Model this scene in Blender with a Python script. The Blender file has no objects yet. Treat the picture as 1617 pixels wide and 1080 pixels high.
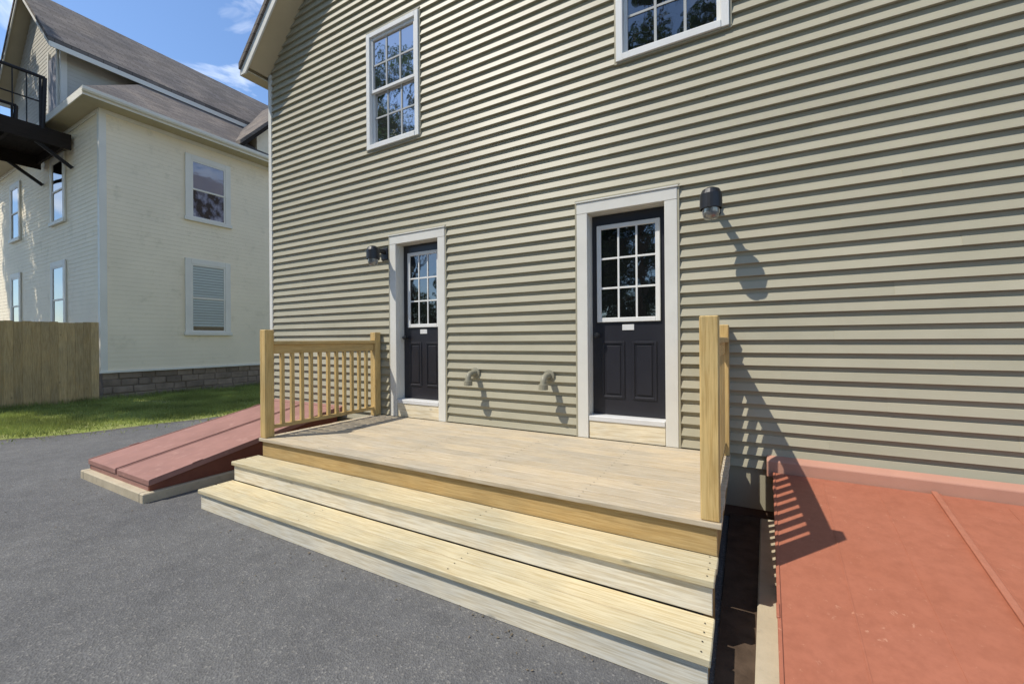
import bpy, bmesh, math, random
import numpy as np
from mathutils import Matrix, Vector, noise as mnoise
R = math.radians
rnd = random.Random(7)
S = bpy.context.scene
COL = S.collection

# ------------------------------------------------------------------ camera
YAW, ROLL = R(29.3), R(.42)
F = Vector((-math.sin(YAW), math.cos(YAW), 0)); R0 = Vector((math.cos(YAW), math.sin(YAW), 0)); U0 = Vector((0, 0, 1))
RV = R0 * math.cos(ROLL) - U0 * math.sin(ROLL); UV = U0 * math.cos(ROLL) + R0 * math.sin(ROLL)
cam = bpy.data.cameras.new('camera'); co = bpy.data.objects.new('camera', cam); COL.objects.link(co)
m = Matrix((RV, UV, -F)).transposed().to_4x4(); m.translation = (0, -3.86, 1.46); co.matrix_world = m
cam.sensor_width = 36; cam.lens = 661 / 1617 * 36; cam.shift_y = -.00186; cam.clip_end = 1500; cam.clip_start = .05
S.camera = co

# ------------------------------------------------------------------ sky, sun, exposure
SUN = Vector((-.95, -1.0, 1.95)).normalized()
elev = math.asin(SUN.z); azi = math.atan2(SUN.x, SUN.y)
W = bpy.data.worlds.new('World'); S.world = W; W.use_nodes = True
nt = W.node_tree; nt.nodes.clear(); N = nt.nodes.new; L = nt.links.new
sky = N('ShaderNodeTexSky'); sky.sky_type = 'NISHITA'; sky.sun_disc = False
sky.sun_elevation = elev; sky.sun_rotation = azi; sky.air_density = 1.0; sky.dust_density = .2; sky.ozone_density = 5.5
tc = N('ShaderNodeTexCoord'); mp = N('ShaderNodeMapping'); mp.inputs['Scale'].default_value = (1.2, 3.0, 7.0); mp.inputs['Location'].default_value = (.35, .2, .1)
cn = N('ShaderNodeTexNoise'); cn.inputs['Scale'].default_value = 1.6; cn.inputs['Detail'].default_value = 6; cn.inputs['Roughness'].default_value = .6; cn.inputs['Distortion'].default_value = .6
cr = N('ShaderNodeValToRGB'); cr.color_ramp.elements[0].position = .50; cr.color_ramp.elements[1].position = .80
cr.color_ramp.elements[0].color = (0, 0, 0, 1); cr.color_ramp.elements[1].color = (.8, .8, .8, 1)
mx = N('ShaderNodeMixRGB'); mx.inputs[2].default_value = (8.6, 8.8, 9.0, 1)
bg = N('ShaderNodeBackground'); bg.inputs[1].default_value = .14; ow = N('ShaderNodeOutputWorld')
L(tc.outputs['Generated'], mp.inputs[0]); L(mp.outputs[0], cn.inputs[0]); L(cn.outputs[0], cr.inputs[0])
L(cr.outputs[0], mx.inputs[0]); L(sky.outputs[0], mx.inputs[1]); L(mx.outputs[0], bg.inputs[0]); L(bg.outputs[0], ow.inputs[0])
sl = bpy.data.lights.new('sun', 'SUN'); sl.energy = 3.3; sl.angle = R(.5); sl.color = (1, .94, .84)
so = bpy.data.objects.new('sun', sl); COL.objects.link(so); so.rotation_euler = SUN.to_track_quat('Z', 'Y').to_euler()
S.view_settings.view_transform = 'Standard'; S.view_settings.look = 'None'; S.view_settings.gamma = 1
S.view_settings.exposure = .52; S.view_settings.use_curve_mapping = False
S.render.engine = 'CYCLES'; S.cycles.max_bounces = 8; S.cycles.diffuse_bounces = 4

# ------------------------------------------------------------------ materials
def srgb(r, g, b):
    f = lambda c: c / 12.92 if c <= .04045 else ((c + .055) / 1.055) ** 2.4
    return (f(r / 255), f(g / 255), f(b / 255), 1)
class NB:
    def __init__(s, name, rough=.6, spec=.3, metal=0):
        s.m = bpy.data.materials.new(name); s.m.use_nodes = True; s.t = s.m.node_tree
        s.b = s.t.nodes['Principled BSDF']; s.b.inputs['Roughness'].default_value = rough
        s.b.inputs['Specular IOR Level'].default_value = spec; s.b.inputs['Metallic'].default_value = metal
        s.co = None
    def n(s, k): return s.t.nodes.new(k)
    def l(s, a, b): s.t.links.new(a, b)
    def coords(s, scale=(1, 1, 1), rand=True, world=False):
        tc = s.n('ShaderNodeTexCoord'); mp = s.n('ShaderNodeMapping'); mp.inputs['Scale'].default_value = scale
        src = tc.outputs['Object']
        if rand:
            oi = s.n('ShaderNodeObjectInfo'); v = s.n('ShaderNodeVectorMath'); v.operation = 'SCALE'
            v.inputs[0].default_value = (37, 53, 71); s.l(oi.outputs['Random'], v.inputs['Scale'])
            a = s.n('ShaderNodeVectorMath'); a.operation = 'ADD'; s.l(src, a.inputs[0]); s.l(v.outputs[0], a.inputs[1]); src = a.outputs[0]
        s.l(src, mp.inputs[0]); return mp.outputs[0]
    def noise(s, co, scale, detail=4, rough=.6, dist=0):
        x = s.n('ShaderNodeTexNoise'); x.inputs['Scale'].default_value = scale; x.inputs['Detail'].default_value = detail
        x.inputs['Roughness'].default_value = rough; x.inputs['Distortion'].default_value = dist; s.l(co, x.inputs['Vector']); return x.outputs[0]
    def ramp(s, v, stops):
        r = s.n('ShaderNodeValToRGB'); e = r.color_ramp.elements
        while len(e) < len(stops): e.new(.5)
        for i, (p, c) in enumerate(stops): e[i].position = p; e[i].color = c if len(c) == 4 else (*c, 1)
        s.l(v, r.inputs[0]); return r.outputs[0]
    def mix(s, a, b, f, mode='MIX'):
        x = s.n('ShaderNodeMixRGB'); x.blend_type = mode
        for i, q in ((0, f), (1, a), (2, b)):
            if isinstance(q, (int, float)): x.inputs[i].default_value = q
            elif isinstance(q, tuple): x.inputs[i].default_value = q
            else: s.l(q, x.inputs[i])
        return x.outputs[0]
    def objvar(s, col, amt):
        oi = s.n('ShaderNodeObjectInfo'); h = s.n('ShaderNodeHueSaturation'); mr = s.n('ShaderNodeMapRange')
        mr.inputs[3].default_value = 1 - amt; mr.inputs[4].default_value = 1 + amt; s.l(oi.outputs['Random'], mr.inputs[0])
        s.l(mr.outputs[0], h.inputs['Value']); s.l(col, h.inputs['Color']); return h.outputs[0]
    def bump(s, v, strength=.3, dist=.01):
        b = s.n('ShaderNodeBump'); b.inputs['Strength'].default_value = strength; b.inputs['Distance'].default_value = dist
        s.l(v, b.inputs['Height']); s.l(b.outputs[0], s.b.inputs['Normal'])
    def col(s, c):
        if isinstance(c, tuple): s.b.inputs['Base Color'].default_value = c
        else: s.l(c, s.b.inputs['Base Color'])
        return s.m
def sc(c, k): return (c[0] * k, c[1] * k, c[2] * k, 1)
def paint(name, c, rough=.5, var=.12, scale=3, bump=.05, fine=60, spec=.3, dirt=None, rand=True, ov=0.0):
    b = NB(name, rough, spec); co = b.coords(rand=rand); n1 = b.noise(co, scale, 5)
    c2 = b.ramp(n1, [(.3, sc(c, 1 - var)), (.7, sc(c, 1 + var * .6))])
    if dirt:
        n3 = b.noise(co, scale * 2.7, 6, .7); c2 = b.mix(c2, dirt, b.ramp(n3, [(.56, (0, 0, 0)), (.75, (.6, .6, .6))]))
    if ov: c2 = b.objvar(c2, ov)
    b.bump(b.noise(co, fine, 3), bump, .004); return b.col(c2)
def wood(name, c, axis, rough=.65, knots=True, var=.28, ov=.12):
    b = NB(name, rough, .25); k = [14, 14, 14]; k['xyz'.index(axis)] = .9
    co = b.coords(tuple(k)); g = b.noise(co, 3.2, 7, .65, .5)
    col = b.ramp(g, [(.25, sc(c, 1 - var)), (.5, c), (.75, sc(c, 1 + var * .45))])
    k2 = [60, 60, 60]; k2['xyz'.index(axis)] = 2.5
    g2 = b.noise(b.coords(tuple(k2)), 2, 3); col = b.mix(col, b.ramp(g2, [(.35, (.78, .72, .62)), (.6, (1, 1, 1))]), 1.0, 'MULTIPLY')
    big = b.noise(b.coords((1, 1, 1)), 1.7, 3); col = b.mix(col, b.ramp(big, [(.35, (.86, .88, .90)), (.65, (1.05, 1.02, .95))]), 1.0, 'MULTIPLY')
    if knots:
        k3 = [5, 5, 5]; k3['xyz'.index(axis)] = 2.2
        v = b.n('ShaderNodeTexVoronoi'); v.inputs['Scale'].default_value = .9; b.l(b.coords(tuple(k3)), v.inputs['Vector'])
        col = b.mix(col, sc(c, .33), b.ramp(v.outputs['Distance'], [(.03, (.6, .6, .6)), (.075, (0, 0, 0))]))
    b.bump(g2, .25, .002); return b.col(b.objvar(col, ov))
M = {}
M['siding'] = (lambda: (lambda b: (b.bump(b.noise(b.coords((3, 60, 60)), 3, 4), .25, .001), b.col(b.objvar(b.ramp(b.noise(b.coords((1, 1, 1)), 1.3, 5), [(.3, srgb(158, 153, 131)), (.7, srgb(171, 165, 143))]), .035)))[1])(NB('vinyl_siding_tan', .48, .35)))()
M['white'] = paint('white_trim_paint', srgb(214, 212, 203), .45, .06, 4, .04)
M['vinylwhite'] = paint('white_window_vinyl', srgb(222, 222, 218), .35, .04, 4, .02)
M['grille'] = paint('grey_window_grille', srgb(168, 170, 168), .4, .05, 5, .02)
M['door'] = paint('charcoal_door_paint', srgb(40, 40, 46), .32, .2, 3, .06, 90, .5)
M['alum'] = paint('threshold_metal', srgb(212, 212, 210), .4, .06, 8, .03)
M['black'] = paint('black_lamp_metal', srgb(30, 31, 34), .4, .15, 10, .05, spec=.5)
M['vent'] = paint('tan_vent_plastic', srgb(142, 138, 120), .45, .08, 8, .03)
M['deckw'] = wood('deck_boards_pine', srgb(196, 184, 163), 'x', .75, True, .08, .05)
M['treadw'] = wood('tread_pine_yellow', srgb(206, 195, 164), 'x', .65, True, .10, .05)
M['riserw'] = wood('riser_pine_grey', srgb(226, 220, 204), 'x', .7, True, .14, .05)
M['sillw'] = wood('sill_pine_pale', srgb(232, 222, 198), 'x', .7, True, .08, .04)
M['fasciaw'] = wood('fascia_pine_golden', srgb(190, 163, 114), 'x', .65, True, .25, .06)
M['postw'] = wood('post_pine_golden', srgb(206, 178, 122), 'z', .6, True, .2, .07)
M['railw'] = wood('rail_pine_golden', srgb(204, 176, 122), 'y', .6, True, .18, .06)
M['joistw'] = wood('joist_pine', srgb(178, 146, 94), 'y', .7, True, .25, .08)
M['fence'] = wood('weathered_fence_wood', srgb(198, 172, 128), 'z', .85, True, .3, .16)
def worn(name, c, c2, chip):
    b = NB(name, .5, .35); co = b.coords(rand=False); col = b.ramp(b.noise(co, 1.6, 6, .6), [(.32, c), (.68, c2)])
    fine = b.noise(co, 14, 8, .75); col = b.mix(col, b.ramp(fine, [(.35, (.88, .86, .85)), (.6, (1.04, 1.04, 1.04))]), 1.0, 'MULTIPLY')
    m1 = b.ramp(b.noise(co, 26, 5, .7), [(.62, (0, 0, 0)), (.70, (.75, .75, .75))]); m2 = b.ramp(b.noise(co, 1.9, 3), [(.48, (0, 0, 0)), (.66, (1, 1, 1))])
    col = b.mix(col, chip, b.mix(m1, m2, 1.0, 'MULTIPLY')); b.bump(b.noise(co, 9, 5), .12, .006); return b.col(col)
M['bulk_salmon'] = worn('salmon_red_paint', srgb(158, 97, 74), srgb(164, 103, 81), srgb(198, 150, 124))
M['bulk_strip'] = worn('chipped_salmon_paint', srgb(161, 102, 80), srgb(172, 114, 92), srgb(208, 166, 138))
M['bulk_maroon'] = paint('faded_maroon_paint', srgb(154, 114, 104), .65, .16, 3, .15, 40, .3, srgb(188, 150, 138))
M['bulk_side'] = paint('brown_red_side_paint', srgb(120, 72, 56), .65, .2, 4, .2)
M['bulk_header'] = paint('faded_pink_header', srgb(180, 134, 114), .6, .12, 2, .15, 40, .3)
M['concrete'] = paint('pale_concrete', srgb(184, 172, 148), .85, .14, 5, .3, 80, .2, srgb(140, 134, 122))
M['foundation'] = paint('brown_foundation_parging', srgb(104, 86, 72), .9, .3, 4, .5, 30, .2)
M['soil'] = paint('dark_soil', srgb(86, 72, 60), .95, .35, 9, 1, 40, .1)
M['cream'] = paint('cream_house_paint', srgb(252, 238, 208), .6, .05, 1.1, .05, 20, .25, srgb(214, 202, 170))
M['creamtrim'] = paint('cream_white_trim', srgb(238, 233, 218), .5, .06, 2, .04)
M['attic'] = paint('grey_white_attic_paint', srgb(205, 200, 186), .6, .07, 1.5, .05)
M['stone'] = paint('foundation_stone', srgb(146, 130, 114), .9, .3, 4, .6, 25, .2, ov=.2)
M['mortar'] = paint('foundation_mortar', srgb(132, 118, 104), .95, .25, 6, .5, 40, .1)
M['blind'] = paint('pale_blind', srgb(186, 196, 192), .5, .06, 3, .03, ov=.08)
M['litter'] = paint('dry_leaf_litter', srgb(112, 102, 86), .9, .4, 30, .1)
M['iron'] = paint('black_iron', srgb(44, 42, 42), .55, .2, 8, .1)
M['planks'] = wood('dark_landing_planks', srgb(50, 43, 38), 'y', .8, False, .3, .15)
M['doorgrey'] = paint('grey_attic_door', srgb(150, 148, 150), .5, .08, 3, .05)
M['soffit'] = paint('tan_soffit', srgb(196, 182, 150), .6, .08, 2, .05)
M['bark'] = paint('bark', srgb(92, 76, 60), .95, .35, 7, .8, 20, .1)
def glass(name, c=(.006, .007, .008, 1), rough=.02, tint=None):
    b = NB(name, rough, .9); co = b.coords(); b.bump(b.noise(co, 2.2, 3), .07, .05); b.b.inputs['IOR'].default_value = 1.8
    b.b.inputs['Coat Weight'].default_value = .6; b.b.inputs['Coat Roughness'].default_value = .01
    return b.col(c)
M['glass'] = glass('dark_window_glass')
M['glass_curtain'] = glass('window_glass_over_pale_blind', srgb(150, 160, 158), .03)
M['glass_mottled'] = (lambda b: (b.col(b.ramp(b.noise(b.coords((1, 1.4, 1)), 4, 3, .5), [(.42, srgb(24, 26, 34)), (.55, srgb(120, 122, 140)), (.7, srgb(176, 178, 190))])))) (NB('window_glass_over_curtain', .04, .9))
M['glass_sky'] = glass('window_glass_sky_reflection', (.03, .032, .036, 1)); M['glass_sky'].node_tree.nodes['Principled BSDF'].inputs['IOR'].default_value = 3.2
M['glass_lilac'] = glass('window_glass_over_grey_curtain', srgb(112, 114, 132), .05)
M['lampglass'] = glass('frosted_lamp_glass', srgb(96, 98, 98), .2)
def shingle(name, c):
    b = NB(name, .9, .15); co = b.coords((1, 1, 1), rand=False); br = b.n('ShaderNodeTexBrick')
    tcn = b.n('ShaderNodeTexCoord'); b.l(tcn.outputs['UV'], br.inputs['Vector'])
    br.inputs['Scale'].default_value = 1; br.inputs['Brick Width'].default_value = .33; br.inputs['Row Height'].default_value = .14; br.inputs['Mortar Size'].default_value = .006
    br.inputs['Color1'].default_value = sc(c, .8); br.inputs['Color2'].default_value = sc(c, 1.2); br.inputs['Mortar'].default_value = sc(c, .4)
    n = b.noise(co, 1.2, 5); col = b.mix(br.outputs[0], b.ramp(n, [(.3, (.75, .75, .78)), (.7, (1.15, 1.08, 1))]), 1.0, 'MULTIPLY')
    b.bump(b.noise(co, 120, 2), .5, .004); return b.col(col)
M['shingle'] = shingle('brown_grey_shingles', srgb(122, 116, 110))
def asphalt():
    b = NB('asphalt', .88, .3); co = b.coords(rand=False)
    v = b.n('ShaderNodeTexVoronoi'); v.inputs['Scale'].default_value = 110; b.l(co, v.inputs['Vector'])
    hs = b.n('ShaderNodeSeparateColor'); b.l(v.outputs['Color'], hs.inputs[0])
    c1 = b.ramp(hs.outputs[0], [(.0, srgb(94, 94, 94)), (.55, srgb(101, 101, 101)), (.9, srgb(109, 109, 107)), (1, srgb(130, 128, 124))])
    big = b.noise(co, .55, 6, .6); c2 = b.mix(c1, b.ramp(big, [(.3, (.80, .80, .82)), (.7, (1.16, 1.15, 1.13))]), 1.0, 'MULTIPLY')
    med = b.noise(co, 6, 5, .7); c2 = b.mix(c2, b.ramp(med, [(.35, (.86, .86, .86)), (.65, (1.08, 1.08, 1.08))]), 1.0, 'MULTIPLY')
    b.bump(v.outputs['Distance'], .7, .006); return b.col(c2)
M['asphalt'] = asphalt()
def leafmat(name, c, tr=.35):
    b = NB(name, .55, .3); oi = b.coords(); n = b.noise(b.coords(rand=False), 1.1, 3)
    col = b.ramp(n, [(.3, sc(c, .6)), (.5, c), (.72, sc(c, 1.5))]); b.col(col)
    t = b.n('ShaderNodeBsdfTranslucent'); b.l(col, t.inputs[0]); mxs = b.n('ShaderNodeMixShader'); mxs.inputs[0].default_value = tr
    out = b.t.nodes['Material Output']; b.l(b.b.outputs[0], mxs.inputs[1]); b.l(t.outputs[0], mxs.inputs[2]); b.l(mxs.outputs[0], out.inputs[0]); return b.m
M['leaf'] = leafmat('tree_leaf', (.055, .10, .025, 1))
M['leaf2'] = leafmat('tree_leaf_light', (.085, .12, .035, 1))
M['grass'] = leafmat('grass_blade', (.28, .325, .09, 1), .35)
M['lawn'] = (lambda b: (b.bump(b.noise(b.coords(rand=False), 40, 4), .8, .02), b.col(b.ramp(b.noise(b.coords(rand=False), 3, 6, .7), [(.3, srgb(112, 116, 62)), (.5, srgb(134, 144, 76)), (.72, srgb(150, 142, 108))])))[1])(NB('lawn_soil_and_thatch', .95, .1))
M['gravel'] = paint('gravel_grit', srgb(108, 104, 97), .95, .22, 14, .9, 60, .1, srgb(92, 96, 66))

# ------------------------------------------------------------------ helpers
WORLD = {}
def link(name, me, mat, parent=None, loc=(0, 0, 0), rot=None):
    o = bpy.data.objects.new(name, me); COL.objects.link(o)
    if mat is not None and me is not None and not me.materials: me.materials.append(M[mat] if isinstance(mat, str) else mat)
    o.location = loc
    if rot: o.rotation_euler = rot
    mw = Matrix.Translation(Vector(loc)) @ (Matrix() if not rot else o.rotation_euler.to_matrix().to_4x4())
    WORLD[o.name] = mw
    if parent is not None:
        o.parent = parent; o.matrix_parent_inverse = WORLD[parent.name].inverted()
    return o
def thing(name, label, cat, loc, group=None):
    o = link(name, None, None, None, loc); o['label'] = label; o['category'] = cat
    if group: o['group'] = group
    return o
def mesh(verts, faces, smooth=False, uv=None):
    me = bpy.data.meshes.new('mesh'); me.from_pydata([tuple(v) for v in verts], [], faces); me.update()
    if smooth: me.polygons.foreach_set('use_smooth', [True] * len(me.polygons))
    return me
class MB:
    def __init__(s): s.v = []; s.f = []
    def box(s, x0, x1, y0, y1, z0, z1):
        i = len(s.v); s.v += [(x, y, z) for x in (x0, x1) for y in (y0, y1) for z in (z0, z1)]
        s.f += [tuple(i + k for k in q) for q in ((0, 1, 3, 2), (4, 6, 7, 5), (0, 4, 5, 1), (2, 3, 7, 6), (0, 2, 6, 4), (1, 5, 7, 3))]; return s
    def quad(s, *p): i = len(s.v); s.v += p; s.f.append(tuple(range(i, i + len(p)))); return s
    def prism(s, poly, axis, a, b):
        """extrude polygon (in the two other axes, cyclic order) along axis from a to b"""
        i = len(s.v); n = len(poly); k = 'xyz'.index(axis)
        for t in (a, b):
            for p in poly: q = list(p); q.insert(k, t); s.v.append(tuple(q))
        s.f.append(tuple(i + j for j in range(n))[::-1]); s.f.append(tuple(i + n + j for j in range(n)))
        for j in range(n): s.f.append((i + j, i + (j + 1) % n, i + n + (j + 1) % n, i + n + j))
        return s
    def bar(s, p, q, r, n=8, r2=None):
        p, q = Vector(p), Vector(q); d = (q - p).normalized(); a = d.orthogonal().normalized(); b = d.cross(a); i = len(s.v); r2 = r if r2 is None else r2
        for c, rr in ((p, r), (q, r2)):
            for k in range(n): t = 2 * math.pi * k / n; s.v.append(tuple(c + (a * math.cos(t) + b * math.sin(t)) * rr))
        for k in range(n): s.f.append((i + k, i + (k + 1) % n, i + n + (k + 1) % n, i + n + k))
        s.f.append(tuple(i + k for k in range(n))[::-1]); s.f.append(tuple(i + n + k for k in range(n))); return s
    def lathe(s, prof, c, n=24):
        i = len(s.v); m = len(prof)
        for k in range(n):
            t = 2 * math.pi * k / n
            for r, z in prof: s.v.append((c[0] + r * math.cos(t), c[1] + r * math.sin(t), c[2] + z))
        for k in range(n):
            for j in range(m - 1): s.f.append((i + k * m + j, i + ((k + 1) % n) * m + j, i + ((k + 1) % n) * m + j + 1, i + k * m + j + 1))
        return s
    def me(s, bevel=0, smooth=False):
        me = mesh(s.v, s.f); bm = bmesh.new(); bm.from_mesh(me); bmesh.ops.recalc_face_normals(bm, faces=bm.faces)
        if bevel: bmesh.ops.bevel(bm, geom=list(bm.edges), offset=bevel, segments=1, affect='EDGES', profile=.5)
        bm.to_mesh(me); bm.free()
        if smooth: me.polygons.foreach_set('use_smooth', [True] * len(me.polygons))
        return me
def B(x0, x1, y0, y1, z0, z1, bevel=0): return MB().box(x0, x1, y0, y1, z0, z1).me(bevel)
def part(name, me, mat, parent): return link(name, me, mat, parent)
def struct(name, me, mat, kind='structure'):
    o = link(name, me, mat); o['kind'] = kind; return o
def subtract(a, b, cuts):
    out = [(a, b)]
    for c, d in cuts:
        nxt = []
        for p, q in out:
            if d <= p or c >= q: nxt.append((p, q)); continue
            if c > p: nxt.append((p, c))
            if d < q: nxt.append((d, q))
        out = nxt
    return out
def uvmap(me, fn):
    uv = me.uv_layers.new(name='UVMap')
    for lp in me.loops: uv.data[lp.index].uv = fn(me.vertices[lp.vertex_index].co)

# ------------------------------------------------------------------ ground
def edge_x(y): return float(np.interp(y, (-9, -4, -2.1, -1.2, -.3, .5, 2, 18), (-12.2, -10.8, -10.05, -9.55, -9.3, -9.15, -9.0, -8.9))) + .22 * mnoise.noise((y * .9, 3.1, 0)) + .08 * mnoise.noise((y * 3.7, 1.1, 0))
struct('driveway', mesh([(-250, -250, 0), (250, -250, 0), (250, 250, 0), (-250, 250, 0)], [(0, 1, 2, 3)]), 'asphalt')
ys = [-9 + .2 * i for i in range(136)]
v = []; f = []
for i, y in enumerate(ys):
    xe = edge_x(y); cols = 14
    for k in range(cols + 1):
        t = k / cols; x = -14.1 + (xe + .1 + 14.1) * t
        v.append((x, y, .004 + .035 * math.sin(min(1, (1 - t) * 3) * math.pi / 2) + .012 * mnoise.noise((x * 1.3, y * 1.3, 0)) * min(1, (1 - t) * 4)))
    if i:
        for k in range(cols): a = (i - 1) * (cols + 1) + k; f.append((a, a + 1, a + cols + 2, a + cols + 1))
struct('lawn', mesh(v, f, True), 'lawn')
# grit washed along the lawn's edge, ragged on both sides
v = []; f = []
for i in range(900):
    y = -9 + .03 * i; xe = edge_x(y); w = .22 + .25 * mnoise.noise((y * 1.3, 9, 0)) + .22 * mnoise.noise((y * 6, 2, 0)) + .14 * mnoise.noise((y * 17, 5, 0))
    v += [(xe - .05, y, .0035), (xe + max(.02, w), y, .0035)]
    if i: a = 2 * i - 2; f.append((a, a + 1, a + 3, a + 2))
struct('gravel_edge', mesh(v, f), 'gravel')
rg = np.random.default_rng(5)
def blades(n):
    y = rg.uniform(-4.5, 9, n * 2); u = rg.uniform(0, 1, n * 2) ** .9
    ex = np.array([edge_x(t) for t in np.linspace(-4.5, 9, 400)]); xe = np.interp(y, np.linspace(-4.5, 9, 400), ex) + .75
    x = -14.08 + (xe + 14.08) * u
    dens = np.array([mnoise.noise((a * .8, b * .8, 4)) for a, b in zip(x, y)])
    keep = rg.uniform(0, 1, n * 2) < np.clip((1 - u) * 4 - .35, .035, 1) * np.clip(.75 + dens * .9, .15, 1)
    x, y, u = x[keep][:n], y[keep][:n], u[keep][:n]; n = len(x)
    h = rg.uniform(.03, .085, n) * np.clip((1 - u) * 3 + .4, .4, 1); h[x < -13.85] *= 1.9
    a = rg.uniform(0, 6.28, n); w = rg.uniform(.004, .009, n); lx, ly = rg.normal(0, .025, n), rg.normal(0, .025, n)
    z0 = .012 + .025 * np.clip((1 - u) * 3, 0, 1)
    P = np.empty((n, 3, 3)); P[:, 0] = np.c_[x - np.cos(a) * w, y - np.sin(a) * w, z0 * .5]; P[:, 1] = np.c_[x + np.cos(a) * w, y + np.sin(a) * w, z0 * .5]; P[:, 2] = np.c_[x + lx, y + ly, z0 + h]
    me = bpy.data.meshes.new('mesh'); me.vertices.add(3 * n); me.vertices.foreach_set('co', P.ravel())
    me.loops.add(3 * n); me.loops.foreach_set('vertex_index', np.arange(3 * n)); me.polygons.add(n); me.polygons.foreach_set('loop_start', np.arange(0, 3 * n, 3)); me.update(calc_edges=True); me.validate(); return me
g = struct('grass', blades(120000), 'grass', 'stuff'); g['label'] = 'strip of short green grass between driveway and cream house'; g['category'] = 'grass'
struct('soil_strip', mesh([(-.13, -2.0, .004), (.06, -2.1, .004), (.2, -2.1, .004), (.2, .05, .03), (-.13, .05, .03)], [(0, 1, 2, 3, 4)]), 'soil')

# ------------------------------------------------------------------ the tan house
HX0, HX1, HD = -6.45, 3.55, 9.0; PK = (HX0 + HX1) / 2
def wall_top(x): return min(x, 2 * PK - x) + 12.03
DZ = .525
openings = [(-3.9, -3.03, DZ, 2.765), (-1.425, -.515, DZ, 2.765), (-4.28, -3.40, 3.92, 5.42), (-1.03, -.108, 3.995, 5.5)]
house = thing('house', 'two storey house clad in tan lap siding with two dark doors', 'house', (-1.45, 4.5, 0))
xs = sorted({HX0, HX1, PK} | {q for o in openings for q in o[:2]}); mb = MB()
for a, b in zip(xs, xs[1:]):
    cuts = [(o[2], o[3]) for o in openings if o[0] < b - 1e-6 and o[1] > a + 1e-6]
    for z0, z1 in subtract(.1, 5.58, cuts): mb.quad((a, 0, z0), (b, 0, z0), (b, 0, z1), (a, 0, z1))
    mb.quad((a, 0, 5.58), (b, 0, 5.58), (b, 0, wall_top(b)), (a, 0, wall_top(a)))
for x in (HX0, HX1): mb.quad((x, 0, .1), (x, HD, .1), (x, HD, 5.58), (x, 0, 5.58))
mb.quad((HX0, HD, .1), (HX1, HD, .1), (HX1, HD, 5.58), (PK, HD, wall_top(PK)), (HX0, HD, 5.58))
wall = part('wall', mesh(mb.v, mb.f), 'siding', house)
PITCH = .1016; LIP = .029
def strip(mb, x0a, x0b, x1a, x1b, zb, zc0, zc1):
    """siding piece in course starting at zb, clipped to zc0..zc1 (x0a/x1a at its foot, x0b/x1b at its head)"""
    # dutch lap: flat proud foot, then a cove running back under the next course
    def yo(z):
        t = (z - zb) / PITCH
        return -(LIP - .0165 * t / .60) if t < .601 else -(.0015 + (LIP - .018) * max(0, 1 - (t - .60) / .06) ** 1.2)
    zs = [zc0, zc0 + .0025] + [q for q in (zb + PITCH * t for t in (.60, .625, .661)) if zc0 + .004 < q < zc1 - .002] + [zc1]
    i = len(mb.v); n = len(zs) + 2
    for (xa, xb) in ((x0a, x0b), (x1a, x1b)):
        mb.v.append((xa, -.001, zc0))
        for j, z in enumerate(zs):
            u = (z - zc0) / (zc1 - zc0); mb.v.append((xa + (xb - xa) * u, yo(z) + (.003 if j == 0 else 0), z))
        mb.v.append((xb, -.001, zc1))
    for j in range(n): k = (j + 1) % n; mb.f.append((i + j, i + n + j, i + n + k, i + k))
    mb.f += [tuple(i + j for j in range(n)), tuple(i + 2 * n - 1 - j for j in range(n))]
Z0 = .43; k = 0
while True:
    zb = Z0 + k * PITCH; zt = zb + PITCH - .0008; k += 1
    if zb > wall_top(PK) - .06: break
    la, lb = (HX0 + .055, HX0 + .055) if zt < 5.6 else (max(HX0 + .055, zb - 12.03), max(HX0 + .055, zt - 12.03))
    ra, rb = 2 * PK - la, 2 * PK - lb
    bx = sorted({la, ra} | {q for o in openings for q in o[:2] if o[2] < zt and o[3] > zb and la < q < ra})
    mb = MB(); runs = []
    for a, b in zip(bx, bx[1:]):
        mid = (a + b) / 2; ov = [o for o in openings if o[0] < mid < o[1]]
        zz = [(zb, zt)]
        zz = [(p, q) for p, q in subtract(zb, zt, [(o[2], o[3]) for o in ov]) if q - p > .012]
        if not zz:
            if mb.v: runs.append(mb); mb = MB()
            continue
        for p, q in zz: strip(mb, a, lb if a == la else a, b, rb if b == ra else b, zb, p, q)
    if mb.v: runs.append(mb)
    for r in runs:
        w0, w1 = min(p[0] for p in r.v), max(p[0] for p in r.v); ja, jb = rnd.uniform(-.0014, .0014), rnd.uniform(-.0014, .0014)
        jv = [(x, y, z + ja + (jb - ja) * (x - HX0) / 10 + .0012 * math.sin(x * 2.3 + k * 1.7)) for x, y, z in r.v]
        me = mesh(jv, r.f); bm = bmesh.new(); bm.from_mesh(me); bmesh.ops.recalc_face_normals(bm, faces=bm.faces)
        if w1 - w0 > 3.2 and len(r.v) < 40:
            # factory length: the course laps over its neighbour at a staggered joint
            xj = w0 + (w1 - w0) * (.18 + .64 * ((k * .377) % 1)); b2 = bm.copy()
            for q, sg, off in ((bm, 1, 0), (b2, -1, .022)):
                bmesh.ops.bisect_plane(q, geom=q.verts[:] + q.edges[:] + q.faces[:], plane_co=(xj - off, 0, 0), plane_no=(sg, 0, 0), clear_outer=True)
                bmesh.ops.holes_fill(q, edges=q.edges[:])
            for v in b2.verts: v.co.y -= .0022
            m2 = bpy.data.meshes.new('mesh'); b2.to_mesh(m2); b2.free(); part('siding_board', m2, 'siding', wall)
        bm.to_mesh(me); bm.free(); part('siding_board', me, 'siding', wall)
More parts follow.
